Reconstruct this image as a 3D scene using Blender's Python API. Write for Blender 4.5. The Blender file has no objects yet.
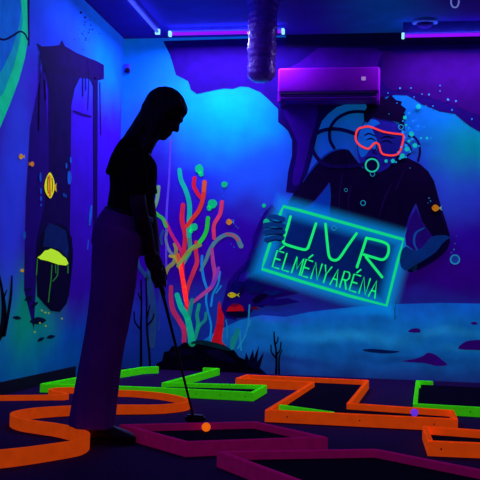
import bpy, bmesh, math, random
import numpy as np
from mathutils import Vector, Matrix
random.seed(7); rng = np.random.default_rng(7)
SC = bpy.context.scene; COL = SC.collection
SC.view_settings.view_transform = 'Standard'; SC.view_settings.look = 'None'
SC.view_settings.gamma = 1.0; SC.view_settings.exposure = 0.0; SC.view_settings.use_curve_mapping = False
w0 = bpy.data.worlds.new('World'); SC.world = w0; w0.use_nodes = True
w0.node_tree.nodes['Background'].inputs[0].default_value = (0.02, 0.0, 0.06, 1); w0.node_tree.nodes['Background'].inputs[1].default_value = 0.02

# ------------------------------------------------------------------ camera
FPX = 900.45; CAM = np.array([2.45995, -7.8687, 0.6878]); YAW, PIT, ROL = 0.16714, 0.06036, 0.02722
H = 3.007; RX = 5.6; FY = -9.4
def cam_axes():
    cy, sy, cp, sp = math.cos(YAW), math.sin(YAW), math.cos(PIT), math.sin(PIT)
    f = np.array([-sy*cp, cy*cp, sp]); r = np.array([cy, sy, 0]); u = np.cross(r, f)
    c, s = math.cos(ROL), math.sin(ROL)
    return c*r+s*u, -s*r+c*u, f
CR, CU, CF = cam_axes()
cd = bpy.data.cameras.new('camera'); co = bpy.data.objects.new('camera', cd); COL.objects.link(co)
cd.sensor_width = 36; cd.lens = FPX/480*36; cd.clip_start = 0.05
M = Matrix.Identity(4)
for i in range(3): M[i][0], M[i][1], M[i][2], M[i][3] = CR[i], CU[i], -CF[i], CAM[i]
co.matrix_world = M; SC.camera = co
# measured points of the photograph -> points on the planes of the room
def hit(px, py, axis, val):
    d = CF + CR*(px-240)/FPX - CU*(py-240)/FPX
    return CAM + d*((val-CAM[axis])/d[axis])
def FLOOR(px, py, z=0.0): return hit(px, py, 2, z)
def WALL(px, py, y=0.0): return hit(px, py, 1, y)
def LEFT(px, py, x=0.0): return hit(px, py, 0, x)

# ------------------------------------------------------------------ materials
def lin(r, g, b):
    f = lambda c: (c/255/12.92) if c/255 <= .04045 else ((c/255+.055)/1.055)**2.4
    return (f(r), f(g), f(b))
def newmat(name):
    m = bpy.data.materials.new(name); m.use_nodes = True
    nt = m.node_tree; return m, nt, nt.nodes['Principled BSDF']
def paint(name, c, e=0.0, rough=.75, var=.18, scale=14, metal=0.0, spec=.25, ecol=None, bump=0.0):
    """procedural surface: colour with a soft blotchy variation; e = glow of fluorescent paint"""
    m, nt, b = newmat(name); N = nt.nodes; L = nt.links
    tc = N.new('ShaderNodeTexCoord'); nz = N.new('ShaderNodeTexNoise'); nz.inputs['Scale'].default_value = scale; nz.inputs['Detail'].default_value = 4
    L.new(tc.outputs['Object'], nz.inputs['Vector'])
    rp = N.new('ShaderNodeValToRGB'); L.new(nz.outputs['Fac'], rp.inputs['Fac'])
    rp.color_ramp.elements[0].position = .3; rp.color_ramp.elements[1].position = .7
    rp.color_ramp.elements[0].color = (*[x*(1-var) for x in c], 1); rp.color_ramp.elements[1].color = (*[min(1, x*(1+var)) for x in c], 1)
    L.new(rp.outputs['Color'], b.inputs['Base Color'])
    b.inputs['Roughness'].default_value = rough; b.inputs['Metallic'].default_value = metal; b.inputs['Specular IOR Level'].default_value = spec
    if e:
        if ecol: b.inputs['Emission Color'].default_value = (*ecol, 1)
        else: L.new(rp.outputs['Color'], b.inputs['Emission Color'])
        b.inputs['Emission Strength'].default_value = e
    if bump:
        bp = N.new('ShaderNodeBump'); bp.inputs['Strength'].default_value = bump; bp.inputs['Distance'].default_value = .02
        L.new(nz.outputs['Fac'], bp.inputs['Height']); L.new(bp.outputs['Normal'], b.inputs['Normal'])
    return m
def glow(name, c, s):
    m, nt, b = newmat(name)
    b.inputs['Base Color'].default_value = (*[x*.25 for x in c], 1); b.inputs['Emission Color'].default_value = (*c, 1); b.inputs['Emission Strength'].default_value = s
    return m
def sprayed(name, ramp, spots, e=0.0, axis=0, warp=.35, streak=0.10):
    """airbrushed mural ground: bands of paint by height, then sprayed patches (u, z, ru, rz, colour, strength)"""
    m, nt, b = newmat(name); N = nt.nodes; L = nt.links
    g = N.new('ShaderNodeNewGeometry')
    nz = N.new('ShaderNodeTexNoise'); nz.inputs['Scale'].default_value = 2.2; nz.inputs['Detail'].default_value = 5
    L.new(g.outputs['Position'], nz.inputs['Vector'])
    sub = N.new('ShaderNodeVectorMath'); sub.operation = 'SUBTRACT'; sub.inputs[1].default_value = (.5, .5, .5); L.new(nz.outputs['Color'], sub.inputs[0])
    scl = N.new('ShaderNodeVectorMath'); scl.operation = 'SCALE'; scl.inputs['Scale'].default_value = warp; L.new(sub.outputs[0], scl.inputs[0])
    add = N.new('ShaderNodeVectorMath'); add.operation = 'ADD'; L.new(g.outputs['Position'], add.inputs[0]); L.new(scl.outputs[0], add.inputs[1])
    sp = N.new('ShaderNodeSeparateXYZ'); L.new(add.outputs[0], sp.inputs[0])
    mr = N.new('ShaderNodeMapRange'); mr.inputs['From Min'].default_value = 0; mr.inputs['From Max'].default_value = H; L.new(sp.outputs['Z'], mr.inputs['Value'])
    rp = N.new('ShaderNodeValToRGB'); L.new(mr.outputs[0], rp.inputs['Fac'])
    while len(rp.color_ramp.elements) < len(ramp): rp.color_ramp.elements.new(.5)
    for el, (z, c) in zip(rp.color_ramp.elements, ramp): el.position = z/H; el.color = (*c, 1)
    cur = rp.outputs['Color']
    for (u, z, ru, rz, c, k) in spots:
        ma = N.new('ShaderNodeVectorMath'); ma.operation = 'SUBTRACT'; L.new(add.outputs[0], ma.inputs[0])
        ma.inputs[1].default_value = (u, 0, z) if axis == 0 else (0, u, z)
        mb = N.new('ShaderNodeVectorMath'); mb.operation = 'MULTIPLY'; L.new(ma.outputs[0], mb.inputs[0])
        mb.inputs[1].default_value = (1/ru, 0, 1/rz) if axis == 0 else (0, 1/ru, 1/rz)
        ln = N.new('ShaderNodeVectorMath'); ln.operation = 'LENGTH'; L.new(mb.outputs[0], ln.inputs[0])
        m2 = N.new('ShaderNodeMapRange'); m2.interpolation_type = 'SMOOTHSTEP'
        m2.inputs['From Min'].default_value = 0; m2.inputs['From Max'].default_value = 1; m2.inputs['To Min'].default_value = k; m2.inputs['To Max'].default_value = 0
        L.new(ln.outputs['Value'], m2.inputs['Value'])
        mx = N.new('ShaderNodeMix'); mx.data_type = 'RGBA'; L.new(m2.outputs[0], mx.inputs['Factor']); L.new(cur, mx.inputs['A']); mx.inputs['B'].default_value = (*c, 1)
        cur = mx.outputs['Result']
    n2 = N.new('ShaderNodeTexNoise'); n2.inputs['Scale'].default_value = 5; n2.inputs['Detail'].default_value = 6; L.new(g.outputs['Position'], n2.inputs['Vector'])
    m3 = N.new('ShaderNodeMapRange'); m3.inputs['From Min'].default_value = .3; m3.inputs['From Max'].default_value = .7; m3.inputs['To Min'].default_value = 1-streak; m3.inputs['To Max'].default_value = 1+streak
    L.new(n2.outputs['Fac'], m3.inputs['Value'])
    vm = N.new('ShaderNodeVectorMath'); vm.operation = 'SCALE'; L.new(cur, vm.inputs[0]); L.new(m3.outputs[0], vm.inputs['Scale'])
    L.new(vm.outputs[0], b.inputs['Base Color']); b.inputs['Roughness'].default_value = .85; b.inputs['Specular IOR Level'].default_value = .1
    if e: L.new(vm.outputs[0], b.inputs['Emission Color']); b.inputs['Emission Strength'].default_value = e
    return m

# ------------------------------------------------------------------ object helpers
def link(name, me, mat=None, parent=None, smooth=False):
    o = bpy.data.objects.new(name, me); COL.objects.link(o)
    if mat: me.materials.append(mat)
    if parent: o.parent = parent; o.matrix_parent_inverse = Matrix.Translation(-parent.location) if parent.rotation_euler.z == 0 else parent.matrix_basis.inverted()
    if smooth:
        for p in me.polygons: p.use_smooth = True
    return o
def fix_parent_inverse(o):     # keep world placement when the parent sits deeper in a tree
    ch = []; p = o.parent
    while p: ch.append(p); p = p.parent
    mw = Matrix.Identity(4)
    for q in reversed(ch): mw = mw @ q.matrix_parent_inverse @ q.matrix_basis
    o.matrix_parent_inverse = mw.inverted()
def obj(name, bm, mat, parent=None, smooth=False, label=None):
    bmesh.ops.recalc_face_normals(bm, faces=bm.faces)
    me = bpy.data.meshes.new(name); bm.to_mesh(me); bm.free()
    o = link(name, me, mat, None, smooth)
    if parent: o.parent = parent; fix_parent_inverse(o)
    if label: o['label'] = label
    return o
def tag(o, label, cat, group=None):
    o['label'] = label; o['category'] = cat
    if group: o['group'] = group
    return o
def thing(name, loc, label, cat, group=None):
    o = bpy.data.objects.new(name, None); COL.objects.link(o); o.location = loc; o.empty_display_size = .1
    return tag(o, label, cat, group)
def struct(name, bm, mat):
    o = obj(name, bm, mat); o['kind'] = 'structure'; return o
def box(bm, a, b, bevel=0):
    a = np.array(a, float); b = np.array(b, float)
    vs = [bm.verts.new((x, y, z)) for x in (a[0], b[0]) for y in (a[1], b[1]) for z in (a[2], b[2])]
    fs = [bm.faces.new([vs[i] for i in q]) for q in ((0,1,3,2),(4,6,7,5),(0,4,5,1),(2,3,7,6),(0,2,6,4),(1,5,7,3))]
    if bevel:
        es = {e for f in fs for e in f.edges}
        bmesh.ops.bevel(bm, geom=list(es), offset=bevel, segments=3, affect='EDGES', profile=.5)
    return bm
def catmull(pts, n=6, closed=False):
    P = [np.array(p, float) for p in pts]; out = []
    m = len(P)
    for i in range(m if closed else m-1):
        p0 = P[(i-1) % m] if closed or i > 0 else 2*P[0]-P[1]
        p1 = P[i]; p2 = P[(i+1) % m]
        p3 = P[(i+2) % m] if closed or i+2 < m else 2*P[-1]-P[-2]
        for k in range(n):
            t = k/n; out.append(.5*((2*p1)+(-p0+p2)*t+(2*p0-5*p1+4*p2-p3)*t*t+(-p0+3*p1-3*p2+p3)*t**3))
    if not closed: out.append(P[-1])
    return out
def nrm(v): v = np.array(v, float); return v/(np.linalg.norm(v)+1e-12)
def tube(bm, pts, radii, n=14, side=(0, 1, 0), smooth=5, round_ends=True):
    """closed tube along pts; a radius is r or (r across, r along `side`)"""
    R = [(r, r) if not isinstance(r, (tuple, list)) else r for r in radii]
    Q = catmull([np.concatenate([p, r]) for p, r in zip(pts, R)], smooth) if smooth > 1 and len(pts) > 2 else [np.concatenate([p, r]) for p, r in zip(pts, R)]
    if smooth > 1 and len(pts) == 2: Q = [Q[0]*(1-t)+Q[1]*t for t in np.linspace(0, 1, smooth+1)]
    C = [q[:3] for q in Q]; RR = [np.maximum(q[3:], 1e-4) for q in Q]
    T = [nrm(C[min(i+1, len(C)-1)]-C[max(i-1, 0)]) for i in range(len(C))]
    if round_ends:
        def cap(c, t, r, sgn):
            k = min(r); out = []
            for a in (30, 60, 82): out.append((c+sgn*t*k*math.sin(math.radians(a)), t, r*math.cos(math.radians(a))))
            return out
        st = cap(C[0], T[0], RR[0], -1)[::-1]; en = cap(C[-1], T[-1], RR[-1], 1)
        seq = st+list(zip(C, T, RR))+en
    else: seq = list(zip(C, T, RR))
    rings = []
    sd = np.array(side, float)
    for c, t, r in seq:
        b = sd-np.dot(sd, t)*t
        if np.linalg.norm(b) < .05: b = np.cross(t, (1, .3, .2))
        b = nrm(b); a = np.cross(t, b)
        rings.append([bm.verts.new(c+a*r[0]*math.cos(2*math.pi*k/n)+b*r[1]*math.sin(2*math.pi*k/n)) for k in range(n)])
    for A, B in zip(rings, rings[1:]):
        for k in range(n): bm.faces.new((A[k], A[(k+1) % n], B[(k+1) % n], B[k]))
    bm.faces.new(rings[0][::-1]); bm.faces.new(rings[-1])
    return bm
def ell(bm, c, ax, rad, n=20):
    c = np.array(c, float)
    r = bmesh.ops.create_uvsphere(bm, u_segments=n, v_segments=n//2+2, radius=1)
    for v in r['verts']:
        p = np.array(v.co); v.co = c+sum(ax[i]*rad[i]*p[i] for i in range(3))
    return bm
def remesh(bm, voxel, smooth=6, fac=.5):
    bmesh.ops.recalc_face_normals(bm, faces=bm.faces)
    me = bpy.data.meshes.new('tmp'); bm.to_mesh(me); bm.free()
    o = bpy.data.objects.new('tmp', me); COL.objects.link(o)
    r = o.modifiers.new('r', 'REMESH'); r.mode = 'VOXEL'; r.voxel_size = voxel
    s = o.modifiers.new('s', 'SMOOTH'); s.iterations = smooth; s.factor = fac
    dg = bpy.context.evaluated_depsgraph_get(); dg.update()
    m2 = bpy.data.meshes.new_from_object(o.evaluated_get(dg))
    bpy.data.objects.remove(o); bpy.data.meshes.remove(me)
    return m2
def meshobj(name, me, mat, parent=None, smooth=True, label=None):
    me.name = name; o = link(name, me, mat, None, smooth)
    if parent: o.parent = parent; fix_parent_inverse(o)
    if label: o['label'] = label
    return o

# ------------------------------------------------------------------ the room
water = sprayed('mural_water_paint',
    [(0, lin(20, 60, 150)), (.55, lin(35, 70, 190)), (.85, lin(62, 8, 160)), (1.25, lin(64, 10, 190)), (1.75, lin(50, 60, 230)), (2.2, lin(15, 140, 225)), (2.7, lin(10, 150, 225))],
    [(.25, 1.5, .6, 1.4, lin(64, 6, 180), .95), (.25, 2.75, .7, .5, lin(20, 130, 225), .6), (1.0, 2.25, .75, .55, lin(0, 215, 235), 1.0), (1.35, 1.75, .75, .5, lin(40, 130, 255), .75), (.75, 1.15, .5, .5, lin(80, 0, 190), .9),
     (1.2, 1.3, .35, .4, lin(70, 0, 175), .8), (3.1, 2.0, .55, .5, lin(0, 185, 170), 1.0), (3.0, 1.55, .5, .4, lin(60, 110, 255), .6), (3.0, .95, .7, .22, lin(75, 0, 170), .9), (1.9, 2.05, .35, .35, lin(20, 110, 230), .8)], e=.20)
leftpaint = sprayed('ruin_mural_paint',
    [(0, lin(0, 80, 150)), (.35, lin(10, 70, 170)), (.7, lin(52, 8, 150)), (1.3, lin(58, 10, 175)), (2.1, lin(66, 14, 205)), (2.5, lin(30, 80, 240)), (3.0, lin(30, 110, 240))],
    [(-.5, 2.65, .9, .5, lin(0, 150, 240), .9), (-2.3, 1.5, .45, 1.3, lin(60, 90, 250), .9), (-2.1, .2, 1.5, .4, lin(0, 110, 180), .8), (-2.0, .5, .95, .5, lin(0, 170, 130), 1.0), (-2.35, 1.2, .35, 1.2, lin(50, 70, 255), .7)], e=.26, axis=1)
plain = paint('dark_violet_wall_paint', lin(60, 20, 120), var=.1)
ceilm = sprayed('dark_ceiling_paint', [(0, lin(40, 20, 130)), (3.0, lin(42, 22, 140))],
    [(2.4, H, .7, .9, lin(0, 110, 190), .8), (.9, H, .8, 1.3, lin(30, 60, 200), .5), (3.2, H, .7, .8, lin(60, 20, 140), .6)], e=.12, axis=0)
carpet = paint('dark_purple_carpet', (.034, .008, .062), rough=.98, var=.35, scale=60, spec=.05, bump=.15)
bm = box(bmesh.new(), (-.15, FY-.15, -.15), (RX+.15, .15, 0)); struct('floor', bm, carpet)
bm = box(bmesh.new(), (-.15, FY-.15, H), (RX+.15, .15, H+.15)); struct('ceiling', bm, ceilm)
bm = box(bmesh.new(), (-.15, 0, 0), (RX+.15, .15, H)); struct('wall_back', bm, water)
bm = box(bmesh.new(), (-.15, FY, 0), (0, 0, H)); struct('wall_left', bm, leftpaint)
bm = box(bmesh.new(), (RX, FY, 0), (RX+.15, 0, H)); struct('wall_right', bm, plain)
bm = box(bmesh.new(), (-.15, FY-.15, 0), (RX+.15, FY, H)); struct('wall_front', bm, plain)
black = paint('black_board', (.008, .004, .02), rough=.8)
bm = box(bmesh.new(), (float(WALL(286, 40)[0]), -.02, 2.90), (RX, 0, H)); struct('trim_1', bm, paint('dark_cornice_paint', lin(26, 6, 70)))
bm = bmesh.new()      # dark skirting along the left wall, stepped up away from the corner
box(bm, (0, FY, 0), (.012, -1.0, .085)); struct('baseboard_left', bm, black)

# ------------------------------------------------------------------ lamps
def lamp(name, a, b, col, watts, size=.022):
    a, b = Vector(a), Vector(b); ld = bpy.data.lights.new(name, 'AREA'); ld.shape = 'RECTANGLE'
    ld.size = (b-a).length; ld.size_y = size; ld.color = col; ld.energy = watts
    o = bpy.data.objects.new(name, ld); COL.objects.link(o); o.location = (a+b)/2
    o.rotation_euler = (0, 0, math.atan2((b-a).y, (b-a).x)); return o
tube_violet = glow('violet_blacklight_tube', lin(150, 10, 255), 1.0)
tube_blue = glow('blue_blacklight_tube', lin(70, 90, 255), .9)
cap_glow = glow('fluorescent_lamp_socket', lin(150, 235, 255), 1.1)
housing = paint('lamp_housing', (.05, .05, .3), rough=.5)
def blacklight(a, b, mat, label, col, watts):
    a = np.array(a); b = np.array(b); d = nrm(b-a); s = np.array([-d[1], d[0], 0]); up = np.array([0, 0, 1])
    t = thing('blacklight_tube_lamp', tuple((a+b)/2+up*.06), label, 'lamp', None)
    bm = bmesh.new()
    q = [a-s*.014, b-s*.014, b+s*.014, a+s*.014]
    zt = H-a[2]
    bv = [bm.verts.new(p+up*.022) for p in q]; tv = [bm.verts.new(p+up*zt) for p in q]
    bm.faces.new(bv); bm.faces.new(tv)
    for k in range(4): bm.faces.new((bv[k], bv[(k+1) % 4], tv[(k+1) % 4], tv[k]))
    obj('housing', bm, housing, t)
    bm = tube(bmesh.new(), [a+d*.02, b-d*.02], [.014, .014], side=(0, 0, 1), smooth=2, round_ends=False); obj('tube', bm, mat, t, True)
    for p, sg in ((a, 1), (b, -1)):
        bm = bmesh.new(); box(bm, (-.012, -.021, -.022), (.012, .021, .024), .004)
        bmesh.ops.rotate(bm, verts=bm.verts, cent=(0, 0, 0), matrix=Matrix.Rotation(math.atan2(d[1], d[0]), 3, 'Z'))
        bmesh.ops.translate(bm, verts=bm.verts, vec=Vector(p)); obj('socket', bm, cap_glow, t, label='bright glowing end socket')
    lamp('lamp_light', a-up*.03, b-up*.03, col, watts)
    lo = lamp('lamp_uplight', a+up*.0, b+up*.0, (.12, .14, 1), watts*.12, .10); lo.rotation_euler = (math.pi, 0, lo.rotation_euler.z)
zl = 2.945
blacklight((.424, -1.62, zl), (.424, -.40, zl), tube_blue, 'blacklight tube running forward on the ceiling by the left wall', (.30, .28, 1), 16)
yb = -.30
pa = WALL(170, 34, yb); pb = WALL(283, 34.5, yb)
blacklight((pa[0], yb, pa[2]), (pb[0], yb, pa[2]), tube_violet, 'violet blacklight tube above the coral, partly behind the shiny duct', (.34, .28, 1), 34)
pa = WALL(403, 36, yb)
blacklight((pa[0], yb, pa[2]), (pa[0]+1.2, yb, pa[2]), tube_violet, 'violet blacklight tube at the upper right beside the air conditioner', (.42, .32, 1), 20)
for (x, y, w) in ((1.2, -6.6, 'to the left'), (3.9, -5.4, 'to the right'), (3.9, -8.2, 'behind the camera')):  # weak out-of-view lamps, added to light the golfer's trousers
    blacklight((x-.6, y, zl), (x+.6, y, zl), tube_violet, 'added out-of-view violet blacklight tube on the ceiling over the front of the course '+w, (.5, .14, 1), 5)

# ------------------------------------------------------------------ wall and ceiling fixtures
acm = paint('magenta_lit_plastic', lin(180, 4, 205), rough=.5, var=.03, spec=.1); acd = paint('vent_shadow_plastic', (.03, .01, .06))
p0 = WALL(278, 67.6, -.22); p1 = WALL(379.5, 100.5, -.22)
ax0, ax1, az1, az0 = p0[0], p1[0], p0[2], p1[2]
t = thing('air_conditioner', ((ax0+ax1)/2, 0, az0), 'magenta-lit split air conditioner on the back wall above the diver', 'air conditioner')
bm = box(bmesh.new(), (ax0, -.215, az0+.075), (ax1, -.004, az1), .02); obj('cover', bm, acm, t, True)
bm = box(bmesh.new(), (ax0+.012, -.19, az0+.012), (ax1-.012, -.006, az0+.08), .012); obj('air_outlet', bm, paint('violet_plastic', lin(140, 6, 175), rough=.5, spec=.1), t)
for zz in (.074, .044): obj('slot', box(bmesh.new(), (ax0+.02, -.212 if zz > .06 else -.196, az0+zz-.006), (ax1-.02, -.19, az0+zz+.004)), acd, t)
bm = bmesh.new(); box(bm, (ax0+.03, -.205, az0+.028), (ax1-.03, -.150, az0+.040), .004); obj('louver', bm, acm, t)
for xa in (ax0, ax1-.03): obj('end_cap', box(bmesh.new(), (xa, -.20, az0), (xa+.03, -.005, az0+.09), .006), acm, t)
pl = WALL(363.5, 78.5, -.217); bm = box(bmesh.new(), (pl[0]-.018, -.2175, pl[2]-.016), (pl[0]+.018, -.2145, pl[2]+.016)); obj('badge', bm, glow('pale_badge', lin(210, 160, 255), .45), t, label='small pale square badge')
# shiny duct
foil = paint('crinkled_foil', lin(190, 80, 255), rough=.22, metal=.0, var=.3, scale=25, spec=.6, bump=.6)
dy = -.95; dt = WALL(263.5, 0, dy); db = WALL(261, 82, dy)
bm = bmesh.new(); nr = 64; ns = 40; rings = []
for i in range(nr):
    z = H-(H-db[2])*i/(nr-1); r0 = .115+.002*math.sin(i*1.35)+.004*math.sin(i*.37)-.008*(i/nr)
    if i < 5: r0 += .012*(5-i)/5
    if i > nr-7: r0 *= math.cos(math.asin(min(.97, (i-nr+7)/6.6)))
    cx = dt[0]+(db[0]-dt[0])*i/(nr-1)
    rings.append([bm.verts.new((cx+(r0+rng.normal(0, .0022))*math.cos(2*math.pi*k/ns), dy+(r0+rng.normal(0, .0022))*math.sin(2*math.pi*k/ns), z)) for k in range(ns)])
for A, B in zip(rings, rings[1:]):
    for k in range(ns): bm.faces.new((A[k], A[(k+1) % ns], B[(k+1) % ns], B[k]))
bm.faces.new(rings[0])
bm.faces.new(rings[-1])
o = obj('foil_duct', bm, foil, None, True); tag(o, 'shiny crinkled foil duct hanging from the ceiling left of the air conditioner', 'duct')
# corner motion sensor
ps = WALL(120, 70, -.02); sx, sz = .045, ps[2]
t = thing('motion_sensor', (sx, 0, sz), 'small pale motion sensor with dark eye high in the wall corner', 'sensor')
pale = paint('pale_sensor_plastic', lin(90, 90, 230), rough=.5)
bm = box(bmesh.new(), (sx-.03, -.045, sz-.03), (sx+.03, -.001, sz+.055), .01); obj('body', bm, pale, t, True)
bm = ell(bmesh.new(), (sx+.012, -.05, sz-.012), np.eye(3), (.024, .022, .024)); obj('lens', bm, black, t, True, label='dark round lens')
# round ceiling detector and ceiling hook
pd = FLOOR(425, 21, H); t = thing('smoke_detector', (pd[0], pd[1], H), 'round ceiling detector with pale rim above the right blacklight tube', 'detector')
def disc(bm, c, prof, n=36):
    rs = [[bm.verts.new((c[0]+r*math.cos(2*math.pi*k/n), c[1]+r*math.sin(2*math.pi*k/n), c[2]+z)) for k in range(n)] for r, z in prof]
    for A, B in zip(rs, rs[1:]):
        for k in range(n): bm.faces.new((A[k], A[(k+1) % n], B[(k+1) % n], B[k]))
    bm.faces.new(rs[0]); bm.faces.new(rs[-1]); return bm
obj('rim', disc(bmesh.new(), (pd[0], pd[1], H), [(.105, 0), (.108, -.012), (.10, -.024), (.075, -.026), (.07, -.02)]), paint('pale_detector_plastic', lin(120, 190, 235), rough=.5), t, True, label='pale raised rim')
obj('dome', disc(bmesh.new(), (pd[0], pd[1], H-.02), [(.068, 0), (.064, -.018), (.045, -.034), (.012, -.040)]), paint('violet_detector_dome', lin(70, 30, 140)), t, True)
ph = FLOOR(455, -3, H); bm = bmesh.new()
hk = [(ph[0]-.028, ph[1], H), (ph[0]-.028, ph[1], H-.05), (ph[0]-.012, ph[1], H-.078), (ph[0]+.014, ph[1], H-.078), (ph[0]+.028, ph[1], H-.05), (ph[0]+.028, ph[1], H-.03)]
tube(bm, [np.array(p) for p in hk], [.006]*6, 10); o = obj('ceiling_hook', bm, glow('pale_hook_paint', lin(130, 150, 255), .5), None, True)
tag(o, 'small pale curved hook hanging from the ceiling at the top right', 'hook')

# ------------------------------------------------------------------ murals
PX = {}
def pm(c, e=.10, name='mural_paint'):
    k = (c, e)
    if k not in PX: PX[k] = paint(name+'_%d_%d_%d' % c, lin(*c), e=e, var=.16, scale=9, rough=.85, spec=.08)
    return PX[k]
def on(plane, layer):
    off = .0012+.0011*layer
    if plane == 'b': return (lambda p, d=0: WALL(p[0], p[1], -off-d)), np.array([0, -1, 0])
    return (lambda p, d=0: LEFT(p[0], p[1], off+d)), np.array([1, 0, 0])
def poly(name, plane, pts, mat, parent, layer=1, smooth=0, label=None, th=.0009):
    f, n = on(plane, layer)
    if smooth: pts = catmull(pts, smooth, True)
    A = [f(p) for p in pts]; bm = bmesh.new()
    top = [bm.verts.new(a) for a in A]; bot = [bm.verts.new(a-n*th) for a in A]
    ft = bm.faces.new(top); fb = bm.faces.new(bot[::-1])
    k = len(A)
    for i in range(k): bm.faces.new((top[i], top[(i+1) % k], bot[(i+1) % k], bot[i]))
    bm.normal_update(); bmesh.ops.triangulate(bm, faces=[ft, fb])
    return obj(name, bm, mat, parent, label=label)
def stroke_into(bm, plane, pts, w, layer=1, smooth=5, closed=False, th=.0009):
    """a brush stroke of width w (pixels of the photograph; one number or start..end) along pts, with round ends"""
    f, n = on(plane, layer)
    W = w if isinstance(w, (list, tuple)) else [w]*len(pts)
    if len(W) != len(pts): W = list(np.interp(np.linspace(0, 1, len(pts)), np.linspace(0, 1, len(W)), W))
    Q = catmull([(*p, x) for p, x in zip(pts, W)], smooth, closed) if smooth > 1 else [np.array((*p, x), float) for p, x in zip(pts, W)]
    C = [q[:2] for q in Q]; R = [abs(q[2])/2 for q in Q]; k = len(C)
    L, Rr = [], []
    for i in range(k):
        t = nrm(C[(i+1) % k if closed else min(i+1, k-1)]-C[(i-1) % k if closed else max(i-1, 0)]); nn = np.array([-t[1], t[0]])
        L.append(C[i]+nn*R[i]); Rr.append(C[i]-nn*R[i])
    def quadstrip(A, B, m):
        va = [bm.verts.new(f(p)) for p in A]; vb = [bm.verts.new(f(p)) for p in B]
        wa = [bm.verts.new(f(p)-n*th) for p in A]; wb = [bm.verts.new(f(p)-n*th) for p in B]
        for i in range(m):
            j = (i+1) % len(A)
            bm.faces.new((va[i], va[j], vb[j], vb[i])); bm.faces.new((va[i], wa[i], wa[j], va[j])); bm.faces.new((vb[i], vb[j], wb[j], wb[i]))
        return va, vb
    quadstrip(L, Rr, k if closed else k-1)
    if not closed:
        for c, t, r, in ((C[0], C[0]-C[1], R[0]), (C[-1], C[-1]-C[-2], R[-1])):
            t = nrm(t); nn = np.array([-t[1], t[0]])
            arc = [c+nn*r*math.cos(a)+t*r*math.sin(a) for a in np.linspace(0, math.pi, 9)]
            vs = [bm.verts.new(f(p)) for p in arc]; bm.faces.new(vs)
            ws = [bm.verts.new(f(p)-n*th) for p in arc]
            for i in range(8): bm.faces.new((vs[i], vs[i+1], ws[i+1], ws[i]))
    return bm
def stroke(name, plane, pts, w, mat, parent, layer=1, smooth=5, closed=False, label=None):
    return obj(name, stroke_into(bmesh.new(), plane, pts, w, layer, smooth, closed), mat, parent, label=label)
def blob(name, plane, c, r, mat, parent, layer=1, wob=.12, label=None, ry=None):
    pts = [(c[0]+r*(1+random.uniform(-wob, wob))*math.cos(a), c[1]+(ry or r)*(1+random.uniform(-wob, wob))*math.sin(a)) for a in np.linspace(0, 2*math.pi, 13)[:-1]]
    return poly(name, plane, pts, mat, parent, layer, 3, label)
def ring(name, plane, c, r, w, mat, parent, layer=1, label=None, ry=None):
    pts = [(c[0]+r*math.cos(a), c[1]+(ry or r)*math.sin(a)) for a in np.linspace(0, 2*math.pi, 15)[:-1]]
    return stroke(name, plane, pts, w, mat, parent, layer, 3, True, label)

cw = WALL(300, 240)
MB = thing('wall_mural', (float(cw[0]), 0, 0), 'painted underwater scene with scuba diver and coral covering the back wall', 'mural')
# rock arch above the water
poly('painted_rock_arch', 'b', [(163,41),(170,55),(176,75),(188,81),(191,90),(197,94),(206,92),(215,90),(224,88.5),(233,89),(240,86.5),(248,87),(260,92),(268,99),(274,105),(278,109),(278,122),(284,127),(288,131),(292,140),(292,155),(288,172),(286,192),(298,194),(306,178),(312,158),(318,132),(322,121),(328,114),(337,107),(350,103),(365,101),(380,102),(386,97),(395,95),(407,95.5),(414,99),(421,104),(430,107.5),(440,111.5),(455,114),(463,121),(471,127),(480,132),(500,142),(500,40),(330,36)],
     pm((40, 5, 108), .02), MB, 1, label='dark violet painted rock arch along the top')
poly('painted_rock_face', 'b', [(300,62),(309,55),(318,48),(376,48),(383,52),(379,60),(376,72),(340,75),(300,75),(289,68)], pm((82, 4, 146), .02), MB, 2, label='lighter purple painted rock behind the air conditioner')
poly('painted_rock_face', 'b', [(383,50),(400,54),(440,52),(490,54),(490,120),(470,112),(450,104),(425,96),(405,90),(390,90),(381,80)], pm((64, 2, 108), .02), MB, 2, label='purple painted rock at the right')
poly('painted_rock_face', 'b', [(282,102),(312,102),(318,112),(312,135),(306,160),(299,184),(292,182),(296,160),(297,142),(291,128)], pm((78, 10, 165), .02), MB, 2, 2, label='violet painted rock pillar beside the diver')
# sea floor
sand = sprayed('painted_sea_floor', [(0, lin(24, 52, 128)), (.2, lin(14, 96, 170)), (.45, lin(14, 116, 190)), (.62, lin(16, 104, 205)), (3, lin(20, 90, 200))],
     [(2.1, .35, .8, .10, lin(30, 150, 205), .8), (1.35, .5, .6, .08, lin(40, 90, 215), .7), (2.9, .42, .5, .07, lin(30, 140, 200), .7), (2.6, .18, .9, .06, lin(14, 70, 140), .8), (1.6, .12, .6, .06, lin(20, 40, 120), .6), (3.1, .28, .4, .05, lin(24, 130, 180), .6), (2.2, .58, .4, .06, lin(10, 140, 225), .7)], e=.52, warp=.22, streak=.22)
poly('painted_sea_floor', 'b', [(186,352),(215,332),(240,320),(262,315),(285,317),(310,312),(335,309),(365,306),(400,304),(440,303),(500,304),(500,387),(400,381.4),(275,376),(186,372.3)], sand, MB, 1, label='blue painted sea bed with ripples')
poly('painted_rock_mass', 'b', [(263,214),(272,204),(280,214),(270,240),(263,262),(266,276),(285,285),(300,293),(276,298),(270,303),(262,308),(256,306),(250,314),(240,313),(236,320),(226,318),(221,310),(228,282),(236,272),(246,262),(252,246),(253,236)], pm((58, 6, 150), .05), MB, 2, 1, label='dark violet painted rocks left of the sign')
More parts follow.
